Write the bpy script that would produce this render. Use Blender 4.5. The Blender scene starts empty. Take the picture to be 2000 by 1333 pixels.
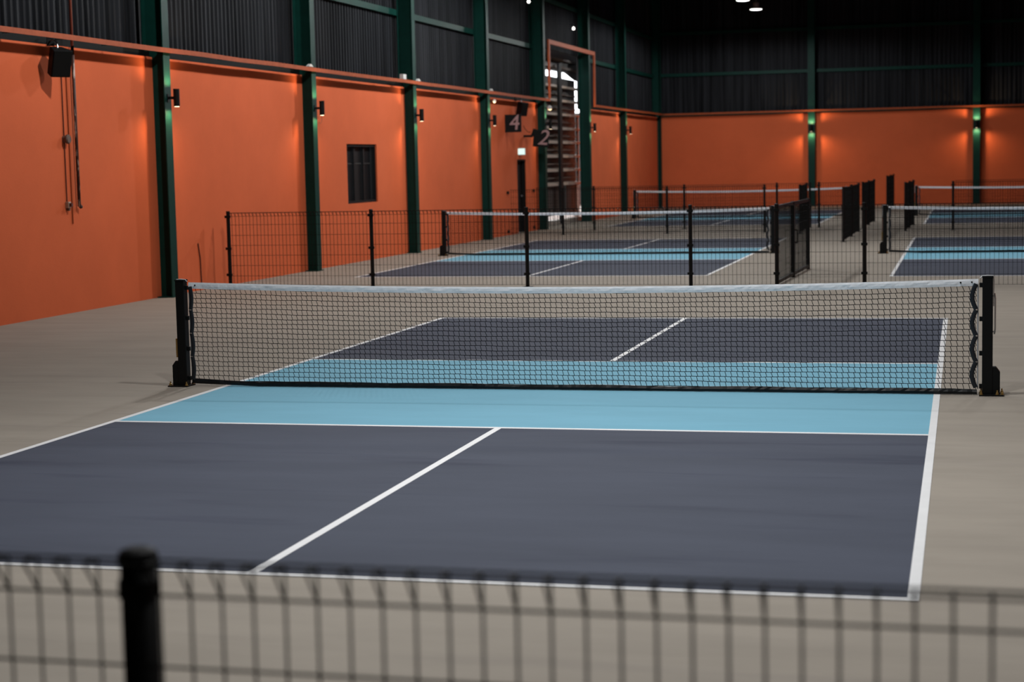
import bpy, math, random
from mathutils import Vector, Matrix
random.seed(7)
sc = bpy.context.scene
COL = sc.collection

# ------------------------------------------------------------------ camera
CAM = Vector((3.2274, -14.246, 1.8855))
YAW, PITCH, ROLL, FPX = -0.2513, -0.1000, -0.0213, 3456.8
def cam_axes():
    f = Vector((math.sin(YAW)*math.cos(PITCH), math.cos(YAW)*math.cos(PITCH), math.sin(PITCH)))
    r = Vector((math.cos(YAW), -math.sin(YAW), 0)); u = r.cross(f)
    r2 = r*math.cos(ROLL) + u*math.sin(ROLL); u2 = r2.cross(f)
    return r2, u2, f
cd = bpy.data.cameras.new('camera'); cam = bpy.data.objects.new('camera', cd); COL.objects.link(cam)
r_, u_, f_ = cam_axes()
cam.matrix_world = Matrix(((r_.x, u_.x, -f_.x, CAM.x), (r_.y, u_.y, -f_.y, CAM.y), (r_.z, u_.z, -f_.z, CAM.z), (0, 0, 0, 1)))
cd.sensor_fit = 'HORIZONTAL'; cd.sensor_width = 36.0; cd.lens = FPX*36.0/2000.0
cd.clip_start = 0.1; cd.clip_end = 300
cd.dof.use_dof = True; cd.dof.focus_distance = 14.4; cd.dof.aperture_fstop = 2.7
sc.camera = cam

# ------------------------------------------------------------------ world, exposure
w = bpy.data.worlds.new('overcast_sky'); sc.world = w; w.use_nodes = True
bg = w.node_tree.nodes['Background']; bg.inputs[0].default_value = (0.93, 0.96, 1.0, 1); bg.inputs[1].default_value = 3.5
vs = sc.view_settings; vs.view_transform = 'Standard'; vs.look = 'None'; vs.gamma = 1.0; vs.use_curve_mapping = False
vs.exposure = 0.0
LAMP_GAIN = 1.18     # scales all high bay lamps
SCONCE_W = 26.0
LAMP_COL = (0.985, 0.995, 0.99)
SCONCE_COL = (1.0, 0.66, 0.34)
# high bay lamps: x, y, watts
LAMPS = [(0.6, -5.4, 980), (0.9, -1.2, 640), (0.9, 11.0, 330),
         (-3.88, 6.6, 660), (-3.88, 14.0, 560), (-3.88, 21.9, 920), (-3.88, 29.0, 250), (-3.88, 45.0, 420), (-3.88, 48.8, 240),
         (5.10, -8.9, 320), (4.4, 6.6, 560), (5.10, 21.0, 680), (5.10, 38.5, 420), (-3.88, 38.5, 330)]
sc.cycles.diffuse_bounces = 1; sc.cycles.glossy_bounces = 1; sc.cycles.max_bounces = 2
sc.cycles.caustics_reflective = False; sc.cycles.caustics_refractive = False

# ------------------------------------------------------------------ helpers
def srgb(r, g, b):
    c = [v/255.0 for v in (r, g, b)]
    return tuple(v/12.92 if v <= 0.04045 else ((v+0.055)/1.055)**2.4 for v in c) + (1.0,)

def material(name, color, rough=0.6, metal=0.0, spec=0.5, var=0.0, vscale=3.0, vstretch=(1, 1, 1), bump=0.0, bscale=60.0, emit=None, estr=0.0, color2=None, lo=0.35, hi=0.65, scuff=0.0):
    m = bpy.data.materials.new(name); m.use_nodes = True
    nt = m.node_tree; b = nt.nodes['Principled BSDF']
    b.inputs['Roughness'].default_value = rough; b.inputs['Metallic'].default_value = metal
    b.inputs['Specular IOR Level'].default_value = spec
    b.inputs['Base Color'].default_value = color
    if var > 0 or color2 or bump > 0:
        tc = nt.nodes.new('ShaderNodeTexCoord')
    if var > 0 or color2:
        mp = nt.nodes.new('ShaderNodeMapping'); mp.inputs['Scale'].default_value = vstretch
        nt.links.new(tc.outputs['Object'], mp.inputs[0])
        n = nt.nodes.new('ShaderNodeTexNoise'); n.inputs['Scale'].default_value = vscale; n.inputs['Detail'].default_value = 6
        n.inputs['Roughness'].default_value = 0.62
        nt.links.new(mp.outputs[0], n.inputs['Vector'])
        rp = nt.nodes.new('ShaderNodeValToRGB'); nt.links.new(n.outputs['Fac'], rp.inputs[0])
        rp.color_ramp.elements[0].position = lo; rp.color_ramp.elements[1].position = hi
        if color2:
            rp.color_ramp.elements[0].color = color; rp.color_ramp.elements[1].color = color2
        else:
            rp.color_ramp.elements[0].color = tuple(c*(1-var) for c in color[:3])+(1,)
            rp.color_ramp.elements[1].color = tuple(min(1, c*(1+var)) for c in color[:3])+(1,)
        nt.links.new(rp.outputs[0], b.inputs['Base Color'])
    if scuff > 0:
        mp2 = nt.nodes.new('ShaderNodeMapping'); mp2.inputs['Scale'].default_value = (0.35, 2.6, 1); mp2.inputs['Rotation'].default_value = (0, 0, 0.12)
        nt.links.new(tc.outputs['Object'], mp2.inputs[0])
        n3 = nt.nodes.new('ShaderNodeTexNoise'); n3.inputs['Scale'].default_value = 1.3; n3.inputs['Detail'].default_value = 8
        nt.links.new(mp2.outputs[0], n3.inputs['Vector'])
        r3 = nt.nodes.new('ShaderNodeValToRGB'); nt.links.new(n3.outputs['Fac'], r3.inputs[0])
        r3.color_ramp.elements[0].position = 0.57; r3.color_ramp.elements[0].color = (1, 1, 1, 1)
        r3.color_ramp.elements[1].position = 0.72; r3.color_ramp.elements[1].color = (1-scuff, 1-scuff, 1-scuff*0.8, 1)
        mx = nt.nodes.new('ShaderNodeMix'); mx.data_type = 'RGBA'; mx.blend_type = 'MULTIPLY'; mx.inputs[0].default_value = 1.0
        nt.links.new(rp.outputs[0], mx.inputs[6]); nt.links.new(r3.outputs[0], mx.inputs[7]); nt.links.new(mx.outputs[2], b.inputs['Base Color'])
    if bump > 0:
        n2 = nt.nodes.new('ShaderNodeTexNoise'); n2.inputs['Scale'].default_value = bscale; n2.inputs['Detail'].default_value = 4
        nt.links.new(tc.outputs['Object'], n2.inputs['Vector'])
        bp = nt.nodes.new('ShaderNodeBump'); bp.inputs['Strength'].default_value = bump; bp.inputs['Distance'].default_value = 0.01
        nt.links.new(n2.outputs['Fac'], bp.inputs['Height']); nt.links.new(bp.outputs[0], b.inputs['Normal'])
    if emit:
        b.inputs['Emission Color'].default_value = emit; b.inputs['Emission Strength'].default_value = estr
    return m

M = {}
M['floor'] = material('tan_acrylic_floor', (0.328, 0.290, 0.247, 1), 0.85, spec=0.1, scuff=0.10, var=0.06, vscale=1.6, vstretch=(0.5, 1.6, 1), bump=0.05, bscale=220)
M['navy'] = material('navy_acrylic_paint', (0.074, 0.083, 0.113, 1), 0.85, spec=0.1, scuff=0.28, var=0.08, vscale=1.1, vstretch=(0.45, 1.8, 1), bump=0.05, bscale=220)
M['cyan'] = material('light_blue_acrylic_paint', (0.200, 0.445, 0.580, 1), 0.85, spec=0.1, var=0.035, vscale=1.5, vstretch=(0.5, 1.6, 1), bump=0.05, bscale=220)
M['line'] = material('white_line_paint', (0.80, 0.80, 0.81, 1), 0.6, spec=0.3, var=0.03, vscale=5)
M['orange'] = material('orange_wall_plaster', (0.76, 0.155, 0.060, 1), 0.85, spec=0.1, var=0.045, vscale=0.9, bump=0.15, bscale=45)
M['rail'] = material('orange_painted_steel', (0.40, 0.088, 0.032, 1), 0.55, spec=0.1, var=0.10, vscale=6)
M['green'] = material('dark_green_painted_steel', (0.0035, 0.038, 0.029, 1), 0.5, spec=0.14, var=0.12, vscale=4)
M['clad'] = material('charcoal_metal_sheet', (0.021, 0.0225, 0.026, 1), 0.6, spec=0.04, var=0.6, vscale=9, vstretch=(1, 1, 0.02))
M['roof'] = material('black_roof_sheet', (0.02, 0.02, 0.022, 1), 0.7)
M['black'] = material('black_powder_coat', (0.004, 0.0048, 0.005, 1), 0.5, spec=0.2)
M['wire'] = material('black_coated_wire', (0.004, 0.0045, 0.0045, 1), 0.6, spec=0.12)
M['cord'] = material('black_net_cord', (0.004, 0.005, 0.007, 1), 0.8, spec=0.1)
M['strap'] = material('navy_black_strap', (0.010, 0.014, 0.020, 1), 0.5, spec=0.4)
M['vinyl'] = material('black_vinyl_tape', (0.006, 0.007, 0.008, 1), 0.45, spec=0.25)
M['tape'] = material('white_net_tape', (0.82, 0.84, 0.88, 1), 0.55, spec=0.3, var=0.05, vscale=14, bump=0.5, bscale=25)
M['rod'] = material('grey_fibreglass_rod', (0.45, 0.47, 0.50, 1), 0.35)
M['brass'] = material('yellow_zinc_steel', (0.42, 0.28, 0.10, 1), 0.35, metal=0.8)
M['steel'] = material('galvanised_steel', (0.45, 0.46, 0.47, 1), 0.35, metal=0.8)
M['rope'] = material('orange_cord', (0.65, 0.13, 0.06, 1), 0.7)
M['lampbody'] = material('lamp_housing_aluminium', (0.45, 0.36, 0.36, 1), 0.4, metal=0.3)
M['lamplens'] = material('lit_lamp_lens', (0.9, 0.9, 0.9, 1), 0.4, emit=(1, 0.98, 0.95, 1), estr=7.0)
M['sconcelens'] = material('lit_sconce_lens', (0.9, 0.8, 0.6, 1), 0.4, emit=(1, 0.78, 0.50, 1), estr=9.0)
M['exit'] = material('lit_exit_panel', (0.7, 0.9, 0.85, 1), 0.4, emit=(0.72, 1.0, 0.93, 1), estr=0.75)
M['leak_dot'] = material('glowing_daylight_dot', (0.9, 0.9, 0.9, 1), 0.4, emit=(1, 0.95, 0.9, 1), estr=3.0)  # glow stands in for daylight through small holes
M['numeral'] = material('pink_grey_numeral', (0.40, 0.25, 0.25, 1), 0.6)
M['signboard'] = material('black_sign_board', (0.004, 0.006, 0.006, 1), 0.6, spec=0.2)
M['speaker'] = material('black_speaker_cabinet', (0.004, 0.004, 0.0045, 1), 0.6, spec=0.2, bump=0.2, bscale=300)
M['rust'] = material('flaking_painted_pipe', (0.055, 0.018, 0.012, 1), 0.6, color2=(0.55, 0.42, 0.36, 1), vscale=4.0, vstretch=(6, 6, 1.2), lo=0.54, hi=0.58)
M['redpipe'] = material('red_painted_pipe', (0.30, 0.06, 0.035, 1), 0.5)
M['conduit'] = material('brown_conduit', (0.10, 0.025, 0.016, 1), 0.55)
M['brown'] = material('dusty_brown_plastic', (0.13, 0.075, 0.055, 1), 0.6, var=0.3, vscale=20)
M['beige'] = material('beige_plastic', (0.42, 0.30, 0.22, 1), 0.5)
M['white'] = material('white_plastic', (0.75, 0.74, 0.72, 1), 0.5)
M['darkpanel'] = material('black_window_panel', (0.006, 0.0065, 0.0075, 1), 0.45, spec=0.25)
M['darkdoor'] = material('doorway_shade_black', (0.006, 0.005, 0.005, 1), 0.6, spec=0.15)
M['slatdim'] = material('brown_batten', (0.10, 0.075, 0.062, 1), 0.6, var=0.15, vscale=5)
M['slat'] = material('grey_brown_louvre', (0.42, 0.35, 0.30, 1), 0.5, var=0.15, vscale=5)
M['slatback'] = material('dark_brown_sheet', (0.028, 0.023, 0.021, 1), 0.6, var=0.2, vscale=3)
M['timber'] = material('pinkish_timber_post', (0.30, 0.19, 0.15, 1), 0.6, var=0.15, vscale=8)
M['concrete'] = material('pale_concrete', (0.42, 0.38, 0.34, 1), 0.8, var=0.1, vscale=1.0)
M['shadowgap'] = material('painted_recess_shade', (0.004, 0.005, 0.005, 1), 0.7, spec=0.1)  # black put in for the shade of the gap under the rail
M['scuff'] = material('rubber_scuff_mark', (0.060, 0.066, 0.085, 1), 0.6, spec=0.3)

def mark(o, label=None, cat=None, group=None, kind=None):
    if label: o['label'] = label
    if cat: o['category'] = cat
    if group: o['group'] = group
    if kind: o['kind'] = kind
    return o

def empty(name, loc, label, cat, group=None, rz=0.0):
    o = bpy.data.objects.new(name, None); COL.objects.link(o)
    o.location = loc; o.rotation_euler = (0, 0, rz); o.empty_display_size = 0.1
    return mark(o, label, cat, group)

class MB:
    def __init__(s): s.v = []; s.f = []
    def quad(s, a, b, c, d):
        n = len(s.v); s.v += [tuple(a), tuple(b), tuple(c), tuple(d)]; s.f.append((n, n+1, n+2, n+3)); return s
    def box(s, x0, x1, y0, y1, z0, z1):
        n = len(s.v)
        s.v += [(x0,y0,z0),(x1,y0,z0),(x1,y1,z0),(x0,y1,z0),(x0,y0,z1),(x1,y0,z1),(x1,y1,z1),(x0,y1,z1)]
        s.f += [tuple(n+i for i in q) for q in ((0,3,2,1),(4,5,6,7),(0,1,5,4),(1,2,6,5),(2,3,7,6),(3,0,4,7))]; return s
    def prism(s, pts, axis, a, b):
        # extrude polygon pts (2D) along axis from a to b
        n = len(s.v); k = len(pts)
        def P(p, t):
            return {'x': (t, p[0], p[1]), 'y': (p[0], t, p[1]), 'z': (p[0], p[1], t)}[axis]
        s.v += [P(p, a) for p in pts] + [P(p, b) for p in pts]
        s.f.append(tuple(n+i for i in reversed(range(k)))); s.f.append(tuple(n+k+i for i in range(k)))
        for i in range(k): s.f.append((n+i, n+(i+1) % k, n+k+(i+1) % k, n+k+i))
        return s
    def tube(s, pts, r, sides=6, r2=None, caps=True, closed=False):
        # tube along polyline; r2 = second radius for flat straps
        pts = [Vector(p) for p in pts]; n0 = len(s.v); rb = r2 if r2 else r
        prev = None
        for i, p in enumerate(pts):
            t = (pts[min(i+1, len(pts)-1)] - pts[max(i-1, 0)]).normalized()
            if prev is None:
                a = Vector((0, 1, 0)) if abs(t.y) < 0.9 else Vector((0, 0, 1))
            else: a = prev
            a = (a - t*a.dot(t)).normalized(); b = t.cross(a); prev = a
            for k in range(sides):
                an = 2*math.pi*(k+0.5)/sides
                s.v.append(tuple(p + a*(r*math.cos(an)) + b*(rb*math.sin(an))))
        for i in range(len(pts)-1):
            for k in range(sides):
                k2 = (k+1) % sides
                s.f.append((n0+i*sides+k, n0+i*sides+k2, n0+(i+1)*sides+k2, n0+(i+1)*sides+k))
        if caps:
            s.f.append(tuple(n0+k for k in reversed(range(sides))))
            m = n0+(len(pts)-1)*sides; s.f.append(tuple(m+k for k in range(sides)))
        return s
    def lathe(s, prof, sides=20, cx=0, cy=0, cz=0):
        n0 = len(s.v)
        for r, z in prof:
            for k in range(sides):
                a = 2*math.pi*k/sides; s.v.append((cx+r*math.cos(a), cy+r*math.sin(a), cz+z))
        for i in range(len(prof)-1):
            for k in range(sides):
                k2 = (k+1) % sides
                s.f.append((n0+i*sides+k, n0+i*sides+k2, n0+(i+1)*sides+k2, n0+(i+1)*sides+k))
        s.f.append(tuple(n0+k for k in reversed(range(sides))))
        m = n0+(len(prof)-1)*sides; s.f.append(tuple(m+k for k in range(sides)))
        return s
    def mesh(s, name, mat):
        me = bpy.data.meshes.new(name); me.from_pydata(s.v, [], s.f); me.materials.append(mat); me.update(); return me
    def build(s, name, mat, parent=None, smooth=False, bevel=0.0, loc=None, rot=None):
        me = s.mesh(name, mat)
        if smooth: me.polygons.foreach_set('use_smooth', [True]*len(me.polygons))
        return place(name, me, parent, loc, rot, bevel)

def place(name, me, parent=None, loc=None, rot=None, bevel=0.0):
    o = bpy.data.objects.new(name, me); COL.objects.link(o)
    if parent: o.parent = parent
    if loc: o.location = loc
    if rot: o.rotation_euler = rot
    if bevel > 0:
        b = o.modifiers.new('bevel', 'BEVEL'); b.width = bevel; b.segments = 2; b.limit_method = 'ANGLE'
    return o

def copy_tree(o, parent=None):
    c = o.copy(); COL.objects.link(c); c.parent = parent
    for ch in list(o.children): copy_tree(ch, c)
    return c

def structure(o): o['kind'] = 'structure'; return o

# ------------------------------------------------------------------ the hall
XW, XC, XR = -8.45, -8.68, 9.80        # orange wall face, cladding, right wall
YB, YN = 55.0, -20.0                   # back wall face, wall behind the camera
ZT, ZR = 3.57, 9.2                     # top of the orange wall, roof
OP0, OP1, OPZ = 34.75, 41.45, 5.22     # wide opening in the left wall

structure(MB().box(XC-0.02, XR+0.25, YN, YB+0.3, -0.2, 0.0).build('floor', M['floor']))
structure(MB().box(-40, XC-0.02, 20, 90, -0.2, -0.01).build('ground_outside', M['concrete']))
structure(MB().box(XC-0.3, XR+0.3, YN, YB+0.3, ZR, ZR+0.1).build('ceiling', M['roof']))

m = MB()
WY0, WY1, WZ0, WZ1 = 18.60, 20.42, 1.165, 2.335
DY0, DY1, DZ1 = 32.20, 33.20, 1.99
m.box(XC, XW, YN, WY0, 0, ZT); m.box(XC, XW, WY0, WY1, 0, WZ0); m.box(XC, XW, WY0, WY1, WZ1, ZT)
m.box(XC, XW, WY1, DY0, 0, ZT); m.box(XC, XW, DY0, DY1, DZ1, ZT); m.box(XC, XW, DY1, OP0, 0, ZT)
m.box(XC, XW, OP1, YB, 0, ZT)
structure(m.build('wall_left', M['orange']))
structure(MB().box(XC, XR, YB, YB+0.22, 0, ZT).build('wall_back', M['orange']))
structure(MB().box(XR, XR+0.2, YN, YB, 0, ZT).build('wall_right', M['orange']))
structure(MB().box(XR, XR+0.2, YN, YB, ZT, ZR).build('wall_right_cladding', M['clad']))
structure(MB().box(XC, XR, YN-0.2, YN, 0, ZR).build('wall_front', M['clad']))

def corrugated(y0, y1, along, const, z0, z1, pitch=0.16, depth=0.034):
    # trapezoid ribbed sheet; along = 'y' (left wall) or 'x' (back wall), ribs face the hall
    m = MB(); pts = []; t = y0
    while t < y1-1e-6:
        for fr, d in ((0, 0), (0.42, 0), (0.55, 1), (0.87, 1)):
            q = t+fr*pitch
            if q <= y1: pts.append((q, d*depth))
        t += pitch
    pts.append((y1, 0))
    for q, d in pts:
        p = (const+d, q) if along == 'y' else (q, const-d)
        m.v += [(p[0], p[1], z0), (p[0], p[1], z1)]
    for i in range(len(pts)-1): m.f.append((2*i, 2*i+2, 2*i+3, 2*i+1))
    return m
structure(corrugated(YN, OP0, 'y', XC, ZT, ZR).build('wall_left_cladding_front', M['clad']))
structure(corrugated(OP0, OP1, 'y', XC, OPZ, ZR).build('wall_left_cladding_over_opening', M['clad']))
structure(corrugated(OP1, YB+0.2, 'y', XC, ZT, ZR).build('wall_left_cladding_back', M['clad']))
structure(corrugated(XC, XR, 'x', YB+0.2, ZT, ZR).build('wall_back_cladding', M['clad']))
# outer skins keep daylight out
structure(MB().box(XC-0.08, XC-0.03, YN, OP0, ZT, ZR).box(XC-0.08, XC-0.03, OP0, OP1, OPZ, ZR).box(XC-0.08, XC-0.03, OP1, YB+0.3, ZT, ZR).build('wall_left_outer_skin', M['roof']))
structure(MB().box(XC, XR, YB+0.24, YB+0.30, 0, ZR).build('wall_back_outer_skin', M['roof']))
# channel on top of the orange wall; left wall lengths black as painted-in shade
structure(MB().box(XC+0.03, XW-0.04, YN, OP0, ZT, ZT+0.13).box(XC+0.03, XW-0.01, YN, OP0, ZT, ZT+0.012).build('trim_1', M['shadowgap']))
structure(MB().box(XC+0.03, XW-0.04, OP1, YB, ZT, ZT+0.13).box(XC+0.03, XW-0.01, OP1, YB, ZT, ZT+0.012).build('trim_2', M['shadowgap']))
structure(MB().box(XC+0.03, XR, YB+0.04, YB+0.15, ZT, ZT+0.13).build('trim_3', M['green']))

structure(MB().box(XC-0.06, -8.55, 34.66, 34.70, 0, ZR).build('trim_leak_filler', M['green']))  # filler plate added to block the sky leak behind the column

# ------------------------------------------------------------------ window, doors
wroot = bpy.data.objects.new('window_1', None); COL.objects.link(wroot); structure(wroot); wroot.location = (XW-0.1, (WY0+WY1)/2, WZ0)
hw = (WY1-WY0)/2; hh = WZ1-WZ0
MB().box(-0.06, 0.07, -hw, -hw+0.05, 0, hh).box(-0.06, 0.07, hw-0.05, hw, 0, hh).box(-0.06, 0.07, -hw+0.05, hw-0.05, hh-0.05, hh).box(-0.06, 0.07, -hw+0.05, hw-0.05, 0, 0.05).build('window_frame', M['darkpanel'], wroot)
for i in range(3):
    ya = -hw+0.06+i*(2*hw-0.12)/3; yb = ya+(2*hw-0.12)/3-0.02
    pn = MB().box(-0.05, -0.02, ya, yb, 0.05, hh-0.05)
    pn.box(-0.02, 0.02, ya, ya+0.07, 0.05, hh-0.05)
    pn.build('shutter_panel', M['darkpanel'], wroot)
    MB().box(-0.02, -0.008, ya+0.10, yb-0.04, hh*0.66, hh*0.68).build('crossbar', M['slatback'], wroot)
droot = bpy.data.objects.new('door_1', None); COL.objects.link(droot); structure(droot); droot.location = (XW-0.12, (DY0+DY1)/2, 0)
hd = (DY1-DY0)/2
dl = MB().box(-0.04, 0.0, -hd+0.04, hd-0.04, 0.01, DZ1-0.04).build('doorway_dark_panel', M['darkdoor'], droot)  # black panel paints in the dark of the open doorway
MB().box(-0.06, 0.10, -hd, -hd+0.04, 0, DZ1).box(-0.06, 0.10, hd-0.04, hd, 0, DZ1).box(-0.06, 0.10, -hd+0.04, hd-0.04, DZ1-0.04, DZ1).build('door_frame', M['darkdoor'], droot)
MB().box(0.0, 0.05, hd-0.14, hd-0.10, 0.98, 1.02).box(0.035, 0.05, hd-0.24, hd-0.10, 0.98, 1.02).build('door_handle', M['steel'], dl)

# ------------------------------------------------------------------ steel columns
def i_column_mb(depth, width, h, tf=0.016, tw=0.012):
    # local: front flange faces +x at x=0, web runs to x=-depth
    m = MB(); hwid = width/2
    m.box(-tf, 0, -hwid, hwid, 0, h); m.box(-depth, -depth+tf, -hwid, hwid, 0, h); m.box(-depth+tf, -tf, -tw/2, tw/2, 0, h)
    return m
XF = -8.22
shaft_left = i_column_mb(0.33, 0.22, ZR).mesh('column_shaft', M['green'])
shaft_back = i_column_mb(0.33, 0.26, ZR).mesh('column_shaft', M['green'])
plate = MB().box(-0.35, 0.02, -0.15, 0.15, 0, 0.015).mesh('base_plate', M['green'])
LEFT_COLS = [10.15, 16.30, 22.42, 28.55, 34.68, 40.88, 47.05]
left_names = ['nearest dark green steel column on the left orange wall, beside the bare wall with speaker',
  'second dark green steel column along the left wall, between fence end and black window',
  'third dark green steel column along the left wall, just past the black window',
  'fourth dark green steel column along the left wall, short of the number signs',
  'dark green steel column on the near side of the wide louvred opening',
  'dark green steel column on the far side of the wide louvred opening',
  'last single dark green column on left wall before the far corner']
for y, lb in zip(LEFT_COLS, left_names):
    e = empty('steel_column', (XF, y, 0), lb, 'column', 'green steel columns')
    place('column_shaft', shaft_left, e); place('base_plate', plate, e, (0, 0, 0.001))
e = empty('steel_column', (XF-0.08, YB-0.13, 0), 'dark green steel column standing in the far corner of the hall', 'column', 'green steel columns')
place('column_shaft', shaft_left, e); place('base_plate', plate, e, (0, 0, 0.001))
for x, lb in ((-2.47, 'dark green steel column on back wall nearer the far corner'), (3.65, 'dark green steel column on back wall above the right-hand far court')):
    e = empty('steel_column', (x, YB-0.25, 0), lb, 'column', 'green steel columns', -math.pi/2)
    place('column_shaft', shaft_back, e); place('base_plate', plate, e, (0, 0, 0.001))

# girts on the cladding
def girt(p0, p1, lb):
    (x0, y0), (x1, y1) = p0, p1
    z = girt.z; m = MB()
    if abs(x0-x1) < 1e-6:
        m.box(x0-0.10, x0, y0, y1, z-0.05, z+0.05); m.box(x0-0.02, x0, y0, y1, z-0.075, z-0.05)
    else:
        m.box(x0, x1, y0, y0+0.10, z-0.05, z+0.05); m.box(x0, x1, y0, y0+0.02, z-0.075, z-0.05)
    mark(m.build('girt_beam', M['green']), lb, 'beam', 'green girts on the cladding')
girt.z = 5.16; girt((XC+0.125, YN), (XC+0.125, OP0-0.12), 'lower green girt on left dark cladding, running up to the opening')
girt.z = 5.16; girt((XC+0.125, OP1+0.25), (XC+0.125, YB), 'short lower green girt on left cladding beyond the opening')
girt.z = 6.62; girt((XC+0.125, YN), (XC+0.125, YB), 'upper green girt high on the left dark cladding')
girt.z = 5.20; girt((XC, YB+0.075), (XR, YB+0.075), 'lower green girt across the dark cladding of the back wall')
girt.z = 6.80; girt((XC, YB+0.075), (XR, YB+0.075), 'upper green girt across the dark cladding of the back wall')

# orange flashing rails with brackets
def wavy(m, L, axis):
    # L-shaped angle bar that was not fitted dead straight
    n = int(L/1.5)+1
    for i in range(n+1):
        t = L*i/n; dz = random.uniform(-0.006, 0.006) if 0 < i < n else 0; k = len(m.v)
        prof = [(0, 0), (0, 0.07), (-0.07, 0.07), (-0.07, 0.064), (-0.006, 0.064), (-0.006, 0)]
        for a, z in prof: m.v.append((a, t, z+dz) if axis == 'y' else (t, -a, z+dz))
        if i:
            for j in range(6): m.f.append((k-6+j, k+j, k+(j+1) % 6, k-6+(j+1) % 6))
def rail(x0, y0, x1, y1, lb, z=3.62):
    e = empty('flashing_rail', (x0, y0, z), lb, 'rail', 'orange flashing rails')
    if abs(x0-x1) < 1e-6:
        L = y1-y0; m = MB(); wavy(m, L, 'y')
        m.build('angle_bar', M['rail'], e)
        br = MB().box(-0.25, -0.006, -0.02, 0.02, 0.02, 0.028).mesh('bracket', M['green'])
        t = 0.7
        while t < L-0.2: place('bracket', br, e, (0, t, 0)); t += 1.32
    else:
        L = x1-x0; m = MB(); wavy(m, L, 'x')
        m.build('angle_bar', M['rail'], e)
        br = MB().box(-0.02, 0.02, 0.006, 0.27, 0.02, 0.028).mesh('bracket', M['green'])
        t = 0.7
        while t < L-0.2: place('bracket', br, e, (t, 0, 0)); t += 1.32
XRAIL = -8.17
rail(XRAIL, YN+0.1, XRAIL, 35.1, 'long orange flashing rail above the left wall, from camera to opening')
rail(XRAIL, 41.55, XRAIL, YB-0.3, 'short orange flashing rail on left wall beyond the louvred opening')
rail(XRAIL+0.01, YB-0.28, XR-0.05, YB-0.28, 'orange flashing rail running along the top of the back orange wall')
e = empty('opening_surround', (XRAIL, 38.3, 3.62), 'orange steel surround framing the top of the louvred opening', 'frame')
MB().box(-0.045, 0.0, -3.24, -3.10, 0.08, 1.62).build('side_trim', M['rail'], e)
MB().box(-0.045, 0.0, 3.10, 3.24, 0.0, 1.62).build('side_trim', M['rail'], e)
MB().box(-0.045, 0.0, -3.24, 3.24, 1.62, 1.74).build('head_trim', M['rail'], e)

# ------------------------------------------------------------------ louvred opening
e = empty('louvre_screen', (-8.95, 38.6, 0), 'tall screen of grey-brown louvres filling the wide wall opening', 'screen')
MB().box(-0.08, -0.05, -3.6, 3.6, 1.22, 4.50).build('backing_sheet', M['slatback'], e)
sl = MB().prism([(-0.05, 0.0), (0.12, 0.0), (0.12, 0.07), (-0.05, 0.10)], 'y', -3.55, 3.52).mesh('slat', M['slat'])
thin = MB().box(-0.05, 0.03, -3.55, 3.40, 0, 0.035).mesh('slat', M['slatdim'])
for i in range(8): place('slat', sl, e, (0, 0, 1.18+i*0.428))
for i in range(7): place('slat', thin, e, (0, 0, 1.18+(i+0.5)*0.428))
MB().box(0.125, 0.20, 0.28, 0.62, 0, 4.9).build('mullion', M['darkpanel'], e)
for i in range(4):
    a = -3.5+i*1.75; MB().box(-0.04, -0.01+0.03*(i % 2), a, a+1.70, 0.27, 1.17).build('lower_panel', M['slatback'], e)
MB().box(-0.02, 0.05, 3.18, 3.28, 0, 1.18).build('timber_post', M['timber'], e)
MB().box(-0.02, 0.05, 3.56, 3.64, 0, 3.4).build('timber_post', M['timber'], e)
MB().box(-0.15, 0.15, -3.6, 3.9, 0.0, 0.13).build('threshold', M['concrete'], e)
MB().prism([(-3.6, 4.66), (2.2, 4.70), (3.6, 4.52), (5.2, 4.45), (5.2, 5.45), (-3.6, 5.45)], 'x', -0.08, -0.05).build('header_daylight_mask', M['slatback'], e)  # added dark sheet, outline shaped to trim the daylight band
for z in (4.78, 5.02): MB().box(-0.05, 0.03, -3.6, 3.9, z, z+0.07).build('header_beam', M['slatdim'], e)
structure(MB().box(-16.5, -9.0, 62.0, 62.3, 0, 4.02).build('annex_sky_block', M['slatback']))  # added dark block, height set to cut off the sky slit

# ------------------------------------------------------------------ wall sconces (up and down lights)
sc_body = MB().lathe([(0.039, -0.116), (0.040, -0.13), (0.046, -0.13), (0.046, 0.13), (0.040, 0.13), (0.039, 0.116)], 18)
sc_body_me = sc_body.mesh('sconce_body', M['black'])
sc_arm_me = MB().box(-0.135, -0.04, -0.016, 0.016, -0.02, 0.02).box(-0.139, -0.128, -0.035, 0.035, -0.06, 0.06).mesh('wall_arm', M['black'])
sc_lens_me = MB().lathe([(0.036, -0.003), (0.036, 0.003)], 14).mesh('lens', M['sconcelens'])
def sconce(loc, rz, lb, power=1.0):
    e = empty('wall_sconce', loc, lb, 'sconce', 'black cylinder sconces on the columns', rz)
    place('sconce_body', sc_body_me, e); place('wall_arm', sc_arm_me, e)
    place('lens', sc_lens_me, e, (0, 0, -0.1285)); place('lens', sc_lens_me, e, (0, 0, 0.121))
    for s in (-1, 1):
        ld = bpy.data.lights.new('sconce_light', 'SPOT'); ld.energy = SCONCE_W*power; ld.color = SCONCE_COL
        ld.spot_size = math.radians(174); ld.spot_blend = 0.6; ld.shadow_soft_size = 0.03
        lo = bpy.data.objects.new('sconce_light', ld); COL.objects.link(lo); lo.parent = e; lo.location = (0, 0, s*0.15)
        lo.rotation_euler = (0 if s < 0 else math.pi, 0, 0)
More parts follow.
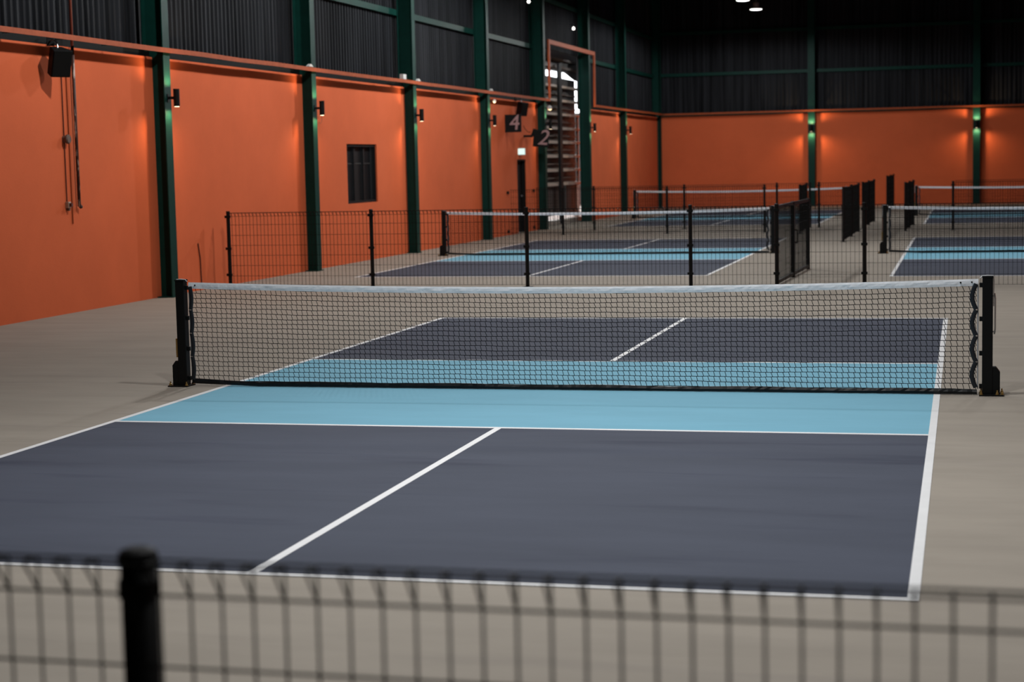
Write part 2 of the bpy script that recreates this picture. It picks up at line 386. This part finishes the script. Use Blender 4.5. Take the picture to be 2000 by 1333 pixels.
sn = ['black cylinder sconce on the nearest green column, left of the picture', 'black cylinder sconce with a loose wire loop, on the second green column',
      'black cylinder sconce on the column just past the black window', 'black cylinder sconce left of the number 4 sign',
      'black cylinder sconce in front of the louvres above the number 2 sign', 'black cylinder sconce on the column right of the louvred opening',
      'black cylinder sconce on the last left-wall column before the corner']
for y, lb in zip(LEFT_COLS, sn): sconce((XF+0.138, y, 2.96), 0.0, lb)
sconce((-2.47, YB-0.25-0.138, 2.98), -math.pi/2, 'glowing black sconce on back wall column nearer the corner', 1.6)
sconce((3.65, YB-0.25-0.138, 2.98), -math.pi/2, 'glowing black sconce on back wall column at right', 1.6)

# ------------------------------------------------------------------ high bay lamps
hb_body = MB().lathe([(0.10, 0.03), (0.105, 0.06), (0.095, 0.08), (0.095, 0.20), (0.075, 0.24), (0.03, 0.26)], 24).mesh('lamp_housing', M['lampbody'])
hb_disc = MB().lathe([(0.215, 0.0), (0.225, 0.015), (0.205, 0.04), (0.10, 0.06)], 28).mesh('reflector_rim', M['white'])
hb_lens = MB().lathe([(0.12, -0.022), (0.195, -0.010), (0.21, 0.0)], 28).mesh('lens', M['lamplens'])
hb_hook = MB().tube([(0, 0, 0.25), (0, 0, 0.45)], 0.012, 6).tube([(0, 0, 0.45), (0, 0, ZR-7.08)], 0.005, 6).mesh('suspension_cable', M['steel'])
LAMP_LB = ['first lamp of the row along the middle, nearest the camera', 'lamp hanging above the foreground net', 'lamp hanging above the fence behind the foreground court',
  'lamp hanging left behind the foreground net', 'lamp above the near end of the middle left court', 'lamp above the middle of the middle left court', 'lamp above the far end of the middle left court',
  'nearer of the two lamps seen at the top edge', 'farther of the two lamps seen at the top edge',
  'lamp at right nearest the camera', 'lamp hanging right behind the foreground net', 'lamp above the middle right court', 'lamp above the near end of the far right court', 'lamp above the near end of the far left court']
for (x, y, p), lb in zip(LAMPS, LAMP_LB):
    e = empty('high_bay_lamp', (x, y, 7.08), 'white high bay pendant ' + lb, 'lamp', 'high bay pendant lamps')
    place('lamp_housing', hb_body, e); place('reflector_rim', hb_disc, e); place('lens', hb_lens, e); place('suspension_cable', hb_hook, e)
    ld = bpy.data.lights.new('high_bay_light', 'SPOT'); deep = x > -1; ld.spot_size = math.radians(130 if deep else 176); ld.spot_blend = 0.9 if deep else 0.15; ld.energy = LAMP_GAIN*p; ld.color = LAMP_COL; ld.shadow_soft_size = 0.16
    lo = bpy.data.objects.new('high_bay_light', ld); COL.objects.link(lo); lo.parent = e; lo.location = (0, 0, -0.20)

# ------------------------------------------------------------------ courts
H, B, N, LW = 3.048, 6.706, 2.134, 0.051
def flat(x0, x1, y0, y1, z): return MB().box(x0, x1, y0, y1, 0.0005, z)
court_me = {}
def court(cx, cy, lb):
    e = empty('pickleball_court', (cx, cy, 0), lb, 'court', 'painted pickleball courts')
    if not court_me:
        z = 0.002; zl = 0.0035
        for i, (xa, xb) in enumerate(((-H+LW, -LW/2), (LW/2, H-LW))):
            for j, (ya, yb) in enumerate(((-B+LW, -N), (N, B-LW))):
                court_me[('service_court', i, j)] = flat(xa, xb, ya, yb, z).mesh('service_court', M['navy'])
        court_me[('kitchen_zone', 0, 0)] = flat(-H+LW, H-LW, -N+LW, N-LW, z).mesh('kitchen_zone', M['cyan'])
        for s in (0, 1):
            xa = -H if s == 0 else H-LW
            court_me[('sideline', s, 0)] = flat(xa, xa+LW, -B, B, zl).mesh('sideline', M['line'])
            ya = -B if s == 0 else B-LW
            court_me[('baseline', s, 0)] = flat(-H+LW, H-LW, ya, ya+LW, zl).mesh('baseline', M['line'])
            ya = -N if s == 0 else N-LW
            court_me[('kitchen_line', s, 0)] = flat(-H+LW, H-LW, ya, ya+LW, zl).mesh('kitchen_line', M['line'])
            ya, yb = (-B+LW, -N) if s == 0 else (N, B-LW)
            court_me[('centre_line', s, 0)] = flat(-LW/2, LW/2, ya, yb, zl).mesh('centre_line', M['line'])
    for k, me in court_me.items(): place(k[0], me, e)
    return e
COURTS = [(0.0, 0.0), (-3.8635, 21.149), (5.1416, 20.727), (-3.82, 42.99), (5.18, 42.35)]
CL = ['large painted court in the foreground, navy with light blue kitchen and white lines', 'painted court behind the mesh fence at middle left, navy and light blue',
      'painted court behind the fence at middle right, cut off by picture edge', 'far painted court on the left, near the back wall', 'far painted court on the right, near the back wall']
for (x, y), lb in zip(COURTS, CL): court(x, y, lb)

# ------------------------------------------------------------------ nets and posts
NX = 3.315
def ztop(x): return 0.912-0.052*(1-(x/3.36)**2)
def jit(a): return random.uniform(-a, a)

def net_meshes():
    out = {}
    # netting
    m = MB(); cols = 142; rows = 19; px = 2*NX/cols
    def zrow(k, x):   # k = 0 top .. rows bottom
        zb = 0.045+0.012*max(0, (-x-2.6))
        return zb+(ztop(x)-0.05-zb)*(1-k/rows)+0.0022*math.sin(x*9+k*1.3)
    def seg(a, b, r=0.0025):
        a = Vector(a); b = Vector(b); t = (b-a).normalized(); n1 = Vector((0, 1, 0)); n2 = t.cross(n1).normalized()
        n0 = len(m.v)
        for p in (a, b):
            m.v += [tuple(p+n1*r), tuple(p+n2*r), tuple(p-n1*r), tuple(p-n2*r)]
        for k in range(4):
            k2 = (k+1) % 4; m.f.append((n0+k, n0+k2, n0+4+k2, n0+4+k))
    sl = 0.0065
    kn = {}
    for k in range(rows+1):
        for j in range(cols+1):
            x = -NX+j*px+jit(0.0015)
            kn[(k, j)] = (x, jit(0.002), zrow(k, x)+jit(0.0012))
    for k in range(rows+1):
        for j in range(cols):
            a = kn[(k, j)]; b = kn[(k, j+1)]; seg(a, b)
    for k in range(rows):
        for j in range(cols+1):
            a = kn[(k, j)]; b = kn[(k+1, j)]
            s = sl*(0.75+0.5*random.random())
            seg((a[0]-s, a[1], a[2]), (b[0]+s, b[1], b[2]))
    out['netting'] = m.mesh('netting', M['cord'])
    # white top tape with small wrinkles
    m = MB(); n = 220; X = 3.335
    for i in range(n+1):
        x = -X+2*X*i/n; zt = ztop(x); w1 = 0.0014*math.sin(x*31)+jit(0.0014); w2 = 0.0012*math.sin(x*23+1)+jit(0.0012)
        hgt = 0.052+jit(0.0008)
        m.v += [(x, -0.007+w1*0.4, zt-hgt), (x, -0.008+w1, zt-hgt*0.6), (x, -0.006+w2, zt-hgt*0.25), (x, 0.0, zt+0.002+jit(0.0006)), (x, 0.007-w2*0.4, zt-hgt*0.3), (x, 0.007, zt-hgt)]
    for i in range(n):
        for k in range(6):
            k2 = (k+1) % 6; m.f.append((6*i+k, 6*i+6+k, 6*i+6+k2, 6*i+k2))
    m.f.append(tuple(range(6))); m.f.append(tuple(6*n+k for k in reversed(range(6))))
    out['top_tape'] = m.mesh('top_tape', M['tape'])
    # black bottom tape
    m = MB(); n = 180; X = 3.328
    for i in range(n+1):
        x = -X+2*X*i/n; zb = 0.006+0.020*max(0, (-x-2.7))/0.6; a = jit(0.003); b = jit(0.003); hgt = 0.040+0.004*math.sin(x*5)
        m.v += [(x, -0.012+a, zb), (x, -0.016+b, zb+hgt*0.5), (x, -0.006+a, zb+hgt), (x, 0.008, zb+hgt), (x, 0.012, zb)]
    for i in range(n):
        for k in range(5):
            k2 = (k+1) % 5; m.f.append((5*i+k, 5*i+5+k, 5*i+5+k2, 5*i+k2))
    m.f.append(tuple(range(5))); m.f.append(tuple(5*n+k for k in reversed(range(5))))
    out['bottom_tape'] = m.mesh('bottom_tape', M['vinyl'])
    out['rod'] = MB().tube([(0, 0, 0.05), (0, 0, 0.86)], 0.005, 6).mesh('side_rod', M['rod'])
    # lacing loops: flat strap arcs
    for nm, amp in (('loop_wide', 0.030), ('loop_slim', 0.012)):
        m = MB(); pts = []
        for i in range(9):
            t = i/8; pts.append((-amp*math.sin(math.pi*t)-0.004+0.012*(1-abs(2*t-1))*0, 0, -0.2*t))
        m.tube(pts, 0.007, 8, 0.019); out[nm] = m.mesh('lacing_loop', M['strap'])
    out['grommet'] = MB().lathe([(0.007, -0.0015), (0.007, 0.0015)], 10).mesh('grommet', M['black'])
    return out
NM = net_meshes()
def net(cx, cy, lb):
    e = empty('pickleball_net', (cx, cy, 0), lb, 'net', 'pickleball nets')
    tp = place('top_tape', NM['top_tape'], e); place('bottom_tape', NM['bottom_tape'], e)
    nt = place('netting', NM['netting'], e); nt['kind'] = 'stuff'
    for s in (-1, 1):
        place('side_rod', NM['rod'], e, (s*3.332, 0.0, 0))
        for i in range(4):
            o = place('lacing_loop', NM['loop_wide' if s > 0 else 'loop_slim'], e, (s*3.322, -0.012, 0.875-i*0.205))
            if s < 0: o.scale.x = -1
    for gx in (3.20, 3.285, -3.27):
        place('grommet', NM['grommet'], tp, (gx, -0.0125, ztop(gx)-0.022), (math.pi/2, 0, 0))
    return e
def post_meshes():
    d = {}
    d['post'] = MB().box(-0.04, 0.04, -0.04, 0.04, 0.010, 0.925).mesh('post_tube', M['black'])
    d['cap'] = MB().box(-0.043, 0.043, -0.043, 0.043, 0.0, 0.012).mesh('post_cap', M['black'])
    d['base'] = MB().box(-0.062, 0.125, -0.085, 0.085, 0.001, 0.011).mesh('base_plate', M['black'])
    d['gusset'] = MB().prism([(0.04, 0.011), (0.096, 0.011), (0.096, 0.185), (0.066, 0.225), (0.04, 0.225)], 'y', -0.036, 0.036).mesh('gusset_box', M['black'])
    d['bolt'] = MB().lathe([(0.016, 0.0), (0.016, 0.004), (0.011, 0.004), (0.011, 0.016), (0.006, 0.018), (0.006, 0.034)], 8).mesh('anchor_bolt', M['brass'])
    d['cable'] = MB().tube([(-0.058, 0, 0.920), (-0.04, 0, 0.936), (0.0, 0, 0.9405), (0.040, 0, 0.938), (0.047, 0, 0.90), (0.046, 0, 0.70)], 0.004, 6).mesh('tension_cable', M['tape'])
    d['cleat'] = MB().tube([(0.052, 0, 0.80), (0.058, 0, 0.76), (0.058, 0, 0.52), (0.052, 0, 0.48)], 0.006, 6).tube([(0.04, 0, 0.50), (0.062, 0, 0.50)], 0.006, 6).tube([(0.04, 0, 0.78), (0.062, 0, 0.78)], 0.005, 6).mesh('cleat_handle', M['steel'])
    d['winch'] = MB().box(0.04, 0.062, -0.022, 0.022, 0.29, 0.42).box(0.046, 0.066, -0.012, 0.012, 0.255, 0.30).mesh('ratchet', M['brass'])
    d['rope'] = MB().tube([(0.047, 0, 0.72), (0.05, 0, 0.55), (0.05, 0, 0.42)], 0.004, 6).mesh('pull_cord', M['rope'])
    d['lug'] = MB().box(-0.062, -0.04, -0.012, 0.012, -0.018, 0.018).mesh('rod_lug', M['black'])
    return d
PM = post_meshes()
def post(x, y, s, lb):
    e = empty('net_post', (x, y, 0), lb, 'post', 'black net posts', 0 if s > 0 else math.pi)
    pt = place('post_tube', PM['post'], e, bevel=0.004); place('post_cap', PM['cap'], pt, (0, 0, 0.925)); bp = place('base_plate', PM['base'], e); place('gusset_box', PM['gusset'], e)
    for bx, by in ((-0.046, -0.066), (-0.046, 0.066), (0.075, -0.06), (0.112, -0.055), (0.112, 0.055)): place('anchor_bolt', PM['bolt'], bp, (bx, by, 0.011))
    place('tension_cable', PM['cable'], e)
    for z in (0.865, 0.60, 0.33, 0.07): place('rod_lug', PM['lug'], e, (0, 0, z))
    if s > 0: place('cleat_handle', PM['cleat'], e)
    else: place('ratchet', PM['winch'], e); place('pull_cord', PM['rope'], e)
net_l = ['black net with white top tape stretched across the foreground court', 'black net with white tape on the middle left court behind the fence',
  'black net with white tape on the middle right court behind the fence', 'white-taped net on the far left court by the back wall', 'white-taped net on the far right court by the back wall']
post_l = [('black net post at the left end of the foreground net, with brass ratchet', 'black net post at the right end of the foreground net'),
  ('black net post at the left end of the middle left court net', 'black net post at right end of middle left court net, beside the gate'),
  ('black net post at the left end of the middle right court net', None),
  ('black net post at the left end of the far left court net', 'black net post at the right end of the far left court net'),
  ('black net post at the left end of the far right court net', None)]
for (x, y), lb, pl in zip(COURTS, net_l, post_l):
    net(x, y, lb)
    post(x-3.405, y, -1, pl[0])
    if pl[1]: post(x+3.405, y, 1, pl[1])
    else: post(x+3.405, y, 1, pl[0].replace('left end', 'right end'))

# ------------------------------------------------------------------ wire mesh fences (roll top panels)
ROWS = [0.998, 0.831, 0.670, 0.509, 0.347, 0.180]
NODE, TOP = 1.135, 1.195
def wire_profile(dz):
    # one bent wire in local (y, z): foot, upright, roll top triangle
    return [(0, 0.03), (0, TOP+dz-0.002), (-0.055, TOP+dz-0.008), (0.0, NODE+dz)]
def panel_mb(L, pitch=0.0625, r=0.0028, dz=0.0, first=0.03, sides=4, roll=True):
    m = MB(); t = first
    while t < L-0.01:
        prof = wire_profile(dz) if roll else [(0, 0.06), (0, TOP+dz-0.01)]
        for a, b in zip(prof[:-1], prof[1:]):
            m.tube([(t, a[0], a[1]), (t, b[0], b[1])], r, sides, caps=False)
        t += pitch
    hs = [(0, z+dz) for z in ROWS]+[(0, NODE+dz), (0, TOP+dz-0.002), (0, 0.035)]
    if roll: hs += [(-0.055, TOP+dz-0.008)]
    for y, z in hs: m.tube([(0, y, z), (L, y, z)], r, sides, caps=False)
    return m
def frame_mb(L, h=1.19):
    m = MB(); m.box(0, L, -0.02, 0.02, 0.03, 0.08); m.box(0, L, -0.02, 0.02, h-0.05, h); m.box(0, 0.05, -0.02, 0.02, 0.08, h-0.05); m.box(L-0.05, L, -0.02, 0.02, 0.08, h-0.05); return m
fpost_me = MB().lathe([(0.03, 0.008), (0.03, 1.205)], 14).mesh('fence_post', M['black'])
fcap_me = MB().lathe([(0.033, 0), (0.033, 0.008), (0.024, 0.016)], 14).mesh('post_cap', M['black'])
fbase_me = MB().box(-0.07, 0.07, -0.07, 0.07, 0.001, 0.009).mesh('base_plate', M['black'])
fclip_me = MB().box(-0.045, 0.045, -0.04, -0.028, -0.02, 0.02).box(-0.045, -0.03, -0.04, 0.0, -0.02, 0.02).box(0.03, 0.045, -0.04, 0.0, -0.02, 0.02).mesh('panel_clip', M['black'])
pcache = {}
def fence(p0, p1, posts, lb, pitch=0.0625, roll=True, group='black wire mesh fences', clips=True, r=0.0034):
    # posts: distances along the run where a post stands; panels fill between consecutive entries and the run ends
    a = Vector((p0[0], p0[1], 0)); b = Vector((p1[0], p1[1], 0)); L = (b-a).length
    e = empty('mesh_fence', a, lb, 'fence', group, math.atan2(b.y-a.y, b.x-a.x))
    for t in posts:
        fp = place('fence_post', fpost_me, e, (t, 0, 0)); place('post_cap', fcap_me, fp, (0, 0, 1.205)); place('base_plate', fbase_me, e, (t, 0, 0))
        if clips:
            for z in (1.13, 0.62, 0.2): place('panel_clip', fclip_me, e, (t, 0, z))
    cuts = sorted(set([0.0]+list(posts)+[L]))
    for c0, c1 in zip(cuts[:-1], cuts[1:]):
        g = 0.033
        if c1-c0 < 0.2: continue
        key = (round(c1-c0, 3), pitch, roll, r)
        if key not in pcache: pcache[key] = panel_mb(c1-c0-2*g, pitch, r, roll=roll).mesh('wire_panel', M['wire'])
        o = place('wire_panel', pcache[key], e, (c0+g, 0, 0)); o['kind'] = 'stuff'
    return e
def f1y(x): return 12.0-0.04*(x+3.2)
# first cross fence behind the foreground court
fence((-8.22, f1y(-8.22)), (0.57, f1y(0.57)), [0.0, 2.45, 4.98, 7.51, 8.79], 'long black mesh fence behind foreground net, from the left wall to the gate')
fence((0.63, f1y(0.63)), (9.6, f1y(9.6)), [1.20, 3.72, 6.24, 8.76], 'black mesh fence behind foreground net, from the gate to the right edge')
# cross fences of the aisle between middle and far courts
fence((-8.40, 31.05), (-1.70, 31.05), [1.45, 4.20, 6.70], 'near one of two parallel mesh fences between middle and far left courts')
fence((-8.40, 33.95), (0.60, 33.95), [1.68, 4.20, 6.72, 7.60, 7.84], 'far one of two parallel mesh fences between middle and far left courts')
fence((2.95, 31.25), (9.6, 31.25), [0.0, 2.52, 5.04], 'mesh fence behind the middle right court')
fence((2.95, 34.15), (9.6, 34.15), [2.52, 5.04], 'mesh fence in front of the far right court')
# fences along the aisle
def aisle(x0, y0, x1, y1, lb, n):
    L = math.hypot(x1-x0, y1-y0)
    fence((x0, y0), (x1, y1), [i*L/n for i in range(n+1)], lb, clips=False)
aisle(0.63, 25.6, 0.66, 30.9, 'black aisle fence seen edge-on left of the tall fence post', 2)
aisle(0.66, 32.8, 0.71, 37.7, 'black aisle fence seen edge-on right behind the tall fence post', 2)
aisle(0.72, 46.3, 0.74, 51.3, 'farthest black aisle fence, rising highest against the back wall', 2)
aisle(1.80, 31.0, 1.89, 34.8, 'black fence seen edge-on beside the far right court net post', 2)
aisle(-0.72, 30.1, -0.80, 32.9, 'small framed mesh gate standing open left of the aisle fences', 1)
# open double gate by the foreground fence
e = empty('mesh_gate', (0.54, f1y(0.57)+0.1, 0), 'open black framed mesh gate just behind the foreground net', 'gate', None, math.atan2(3.9, 0.12))
Lg = 2.0
for k in range(2):
    fr = frame_mb(Lg).build('gate_frame', M['black'], e, loc=(0.03+k*(Lg+0.02), 0, 0))
    o = panel_mb(Lg-0.1, 0.048, 0.0028, roll=False).build('gate_mesh', M['wire'], e, loc=(0.08+k*(Lg+0.02), 0, 0)); o['kind'] = 'stuff'
MB().box(1.96, 2.08, -0.03, 0.03, 0.001, 1.2).build('meeting_post', M['black'], e)
MB().box(2*Lg+0.02, 2*Lg+0.08, -0.03, 0.03, 0.001, 1.2).build('end_post', M['black'], e)
MB().tube([(2.02, -0.07, 0.75), (2.02, -0.07, 0.55)], 0.01, 6).box(2.0, 2.04, -0.075, -0.03, 0.74, 0.76).box(2.0, 2.04, -0.075, -0.03, 0.54, 0.56).build('pull_handle', M['black'], e)

# fence right in front of the camera: every wire is its own part
YF = -11.27; DZ = -0.038
e = empty('mesh_fence', (0.0, YF, 0), 'blurred black roll-top mesh fence right in front of the camera', 'fence', 'black wire mesh fences')
P0 = 1.461; PIT = 0.06255; r = 0.003
wm = MB()
pr = [(0, 0.03), (0, 1.164), (-0.055, 1.165), (0, NODE+DZ)]
wm.tube([(0, y, z) for y, z in pr[:2]], r, 6); wm.tube([(0, y, z) for y, z in pr[1:3]], r, 6); wm.tube([(0, y, z) for y, z in pr[2:]], r, 6)
wme = wm.mesh('upright_wire', M['wire'])
x = P0-40*PIT
while x < 4.2:
    if min(abs(x-c) for c in (1.715, -0.80, 4.21)) > 0.036: place('upright_wire', wme, e, (x, 0, 0))
    x += PIT
hme = MB().tube([(-0.80, 0, 0), (1.708, 0, 0)], r, 6).mesh('cross_wire', M['wire'])
for x0 in (0.0, 2.508):
    for y, z in [(0, q+DZ) for q in ROWS]+[(0, NODE+DZ), (0, 1.164), (-0.055, 1.165), (0, 0.035)]:
        place('cross_wire', hme, e, (x0, y-0.003, z))
for c in (-0.80, 1.715, 4.216):
    fp = MB().lathe([(0.035, 0.008), (0.035, 1.150)], 20).build('fence_post', M['wire'], e, loc=(c, 0.034, 0), smooth=True)
    MB().lathe([(0.039, 0), (0.039, 0.012), (0.034, 0.022), (0.020, 0.028)], 20).build('post_cap', M['wire'], fp, loc=(0, 0, 1.150))
    place('base_plate', fbase_me, e, (c, 0.034, 0))
    for z in (1.10, 0.6, 0.2): MB().lathe([(0.0395, -0.016), (0.0395, 0.016)], 20).build('panel_clip', M['wire'], e, loc=(c, 0.034, z))

# ------------------------------------------------------------------ things on the left wall
def speaker(loc, rz, tilt, s, lb):
    e = empty('wall_speaker', loc, lb, 'speaker', 'black wall speakers', rz)
    b = MB().prism([(-0.11*s, -0.09*s), (0.10*s, -0.14*s), (0.10*s, 0.14*s), (-0.11*s, 0.09*s)], 'z', -0.18*s, 0.18*s).build('cabinet', M['speaker'], e, bevel=0.012, rot=(0, tilt, 0))
    MB().box(0.10*s, 0.108*s, -0.125*s, 0.125*s, -0.165*s, 0.165*s).build('grille', M['black'], e, rot=(0, tilt, 0))
    MB().tube([(-0.16*s, 0, 0.30*s), (-0.10*s, 0, 0.30*s), (-0.02*s, 0, 0.25*s), (0, 0, 0.17*s)], 0.010, 8).tube([(-0.16*s, 0, 0.30*s), (-0.20*s, 0, 0.28*s)], 0.010, 8).build('bracket', M['steel'], e)
    MB().box(-0.205*s, -0.195*s, -0.05, 0.05, 0.22*s, 0.34*s).build('mounting_plate', M['black'], e)
    return e
speaker((-8.25, 6.95, 3.33), -0.6, 0.30, 1.0, 'black speaker high on the bare orange wall at far left')
speaker((-8.24, 32.0, 3.33), -0.4, 0.2, 1.0, 'black speaker above the number 4 sign')

e = empty('peeling_pipe', (-8.40, 7.62, 1.43), 'rusty pipe with flaking white paint hanging on the left orange wall', 'pipe')
MB().tube([(0, 0, 0), (0.0, 0, 2.15)], 0.022, 8).build('lower_pipe', M['rust'], e, smooth=True)
MB().tube([(0.0, 0, 2.15), (0.0, 0, ZR-1.45)], 0.020, 8).build('upper_pipe', M['redpipe'], e, smooth=True)
MB().tube([(0, 0, 0.02), (0.0, 0.05, -0.01)], 0.026, 8).build('elbow', M['rust'], e)
e = empty('thin_conduit', (-8.44, 7.36, 1.50), 'thin brown conduit dropping from the speaker to a socket', 'conduit')
MB().tube([(0, 0, 0), (0, 0, 0.79)], 0.008, 6).tube([(0, 0, 0.88), (0, 0, 1.75)], 0.008, 6).build('conduit_tube', M['conduit'], e)
mark(MB().tube([(-8.44, 7.50, 1.20), (-8.44, 7.49, 3.30)], 0.009, 6).build('painted_conduit', M['rail']), 'thin conduit painted orange on the wall between speaker and rusty pipe', 'conduit')
e = empty('round_junction_box', (-8.45, 7.36, 2.335), 'round brown junction box on the thin conduit', 'junction box')
MB().lathe([(0.048, 0.0), (0.048, 0.05), (0.043, 0.05)], 18).build('box_body', M['brown'], e, rot=(0, math.pi/2, 0))
MB().lathe([(0.062, 0.05), (0.064, 0.075), (0.052, 0.088)], 18).build('box_lid', M['brown'], e, rot=(0, math.pi/2, 0))
e = empty('wall_socket', (-8.45, 7.36, 1.455), 'small beige wall socket at the lower end of thin conduit', 'socket')
MB().box(0, 0.05, -0.035, 0.035, -0.04, 0.045).build('socket_body', M['beige'], e, bevel=0.006)
MB().box(0.05, 0.085, -0.02, 0.02, -0.02, 0.025).build('plug', M['conduit'], e)
MB().box(0.01, 0.045, -0.018, 0.018, -0.075, -0.04).build('socket_gland', M['brown'], e)
e = empty('thin_conduit', (-8.40, 16.52, 1.62), 'thin conduit with a small end box beside the second green column', 'conduit')
MB().tube([(0, 0, 0.05), (0, 0, 1.96)], 0.008, 6).build('conduit_tube', M['conduit'], e)
MB().box(-0.04, 0.03, -0.03, 0.03, 0, 0.07).build('end_box', M['brown'], e)
MB().tube([(0.2, -0.02+0.10*math.sin(t*0.45), 1.27-0.10+0.10*math.cos(t*0.45)) for t in range(12)], 0.004, 5).build('wire_loop', M['conduit'], e)
# wall stain drip near the mesh fence, modelled as a thin tube
mark(MB().tube([(-8.44, 11.50, 0.74), (-8.44, 11.56, 0.5), (-8.44, 11.58, 0.05)], 0.010, 6).build('stain_drip', M['conduit']), 'thin dark stain drip low on the orange wall left of the fence end', 'cable')

# number signs
def numeral(ch, size, parent, loc, rot, shear=0.25):
    cu = bpy.data.curves.new('numeral_curve', 'FONT'); cu.body = ch; cu.size = size; cu.extrude = 0.004; cu.align_x = 'CENTER'; cu.align_y = 'CENTER'; cu.shear = shear; cu.offset = 0.003
    tmp = bpy.data.objects.new('numeral_tmp', cu); COL.objects.link(tmp)
    dg = bpy.context.evaluated_depsgraph_get(); me = bpy.data.meshes.new_from_object(tmp.evaluated_get(dg))
    bpy.data.objects.remove(tmp); me.materials.clear(); me.materials.append(M['numeral'])
    return place('numeral', me, parent, loc, rot)
e = empty('number_sign', (-8.25, 31.0, 2.70), 'square black sign with the number 4 on the orange wall', 'sign', 'black court number signs')
MB().box(-0.235, 0.235, -0.02, 0.02, 0.0, 0.46).build('sign_board', M['signboard'], e)
numeral('4', 0.56, e, (0.05, -0.024, 0.235), (math.pi/2, 0, 0), 0.10)
MB().box(-0.20, -0.16, 0.02, 0.06, 0.15, 0.31).build('bracket', M['black'], e)
e = empty('number_sign', (-7.98, 33.0, 2.32), 'black tilted sign with the number 2 hung before the green column', 'sign', 'black court number signs')
bd = MB().box(-0.22, 0.21, -0.02, 0.02, 0.0, 0.45).build('sign_board', M['signboard'], e, rot=(0, 0.10, 0))
numeral('2', 0.58, e, (0.07, -0.026, 0.235), (math.pi/2, 0.10, 0))
MB().box(-0.50, -0.22, -0.015, 0.035, 0.27, 0.33).build('bracket', M['black'], e)
MB().box(-0.33, -0.17, 0.0, 0.12, 0.30, 0.50).build('swivel_head', M['black'], e, rot=(0, 0.35, 0), loc=(-0.06, 0.0, -0.08))
MB().tube([(-0.5, 0, 0.66), (-0.44, 0, 0.52), (-0.36, 0, 0.42), (-0.28, 0, 0.40)], 0.008, 6).build('loose_cable', M['cord'], e)
e = empty('exit_sign', (-8.45, 32.35, 2.12), 'small glowing white exit panel above the dark doorway', 'sign')
MB().box(0.0, 0.18, -0.02, 0.02, 0, 0.16).build('lit_panel', M['exit'], e)
MB().box(0.0, 0.19, 0.02, 0.03, -0.01, 0.17).build('casing', M['white'], e)

# odds and ends on the rail
mark(MB().box(-0.04, 0.04, -0.10, 0.10, 0, 0.10).build('white_box', M['white'], loc=(-8.2, 21.55, 3.698)), 'small white box standing on the orange rail near the third column', 'box')
def cap(loc, lb): mark(MB().prism([(-0.12, 0), (0.12, 0), (0.0, 0.05)], 'x', -0.03, 0.03).build('white_tent_bracket', M['white'], loc=loc), lb, 'bracket', 'white brackets on the rail')
cap((-8.2, 16.05, 3.698), 'small white bracket on the rail at the second green column')
cap((-8.2, 22.6, 3.698), 'small white bracket on the rail at the third green column')
cap((-8.2, 28.7, 3.698), 'small white bracket on the rail at the fourth green column')
def ball(loc, r, lb, mat, cat='lamp'):
    e = empty('dome_unit', loc, lb, cat)
    MB().lathe([(r*0.3, -r), (r*0.8, -r*0.6), (r, 0), (r*0.8, r*0.6), (r*0.3, r)], 12).build('dome', mat, e, smooth=True)
    MB().box(-r-0.14, -r*0.6, -0.01, 0.01, -0.01, 0.01).build('stem', M['black'], e)
ball((-8.10, 28.62, 3.44), 0.045, 'small white dome under the rail at the fourth green column', M['white'], 'sensor')
ball((-8.08, 34.6, 3.42), 0.07, 'small pale dome camera under the rail beside the louvred opening', M['white'], 'camera')
def leak_dot(loc, lb):  # adds a glowing dot in place of daylight through a cladding hole
    e = empty('daylight_dot', loc, lb, 'light', 'glowing daylight dots on the cladding')
    MB().lathe([(0.015, -0.05), (0.04, -0.03), (0.045, 0), (0.03, 0.03), (0.015, 0.05)], 12).build('leak_dot', M['leak_dot'], e, smooth=True)
    MB().tube([(0, 0, 0.05), (0, 0, 0.12), (-0.12, 0, 0.12)], 0.012, 6).build('added_holder', M['black'], e)
leak_dot((-8.50, 34.1, 6.35), 'tiny glowing daylight spot high on dark cladding above the sign area')
leak_dot((-8.50, 39.9, 6.00), 'tiny glowing daylight spot on dark cladding above the louvred opening')
# fence wall clamps
for y in (31.05, 33.95):
    e = empty('wall_clamp', (XW, y, 0), 'round black clamp pair fixing the %s mesh fence to the left wall' % ('nearer' if y < 32 else 'farther'), 'clamp', 'fence clamps on the wall')
    for z in (1.12, 0.1): MB().lathe([(0.04, 0), (0.04, 0.05)], 10).build('clamp', M['black'], e, loc=(0, 0, z), rot=(0, math.pi/2, 0))
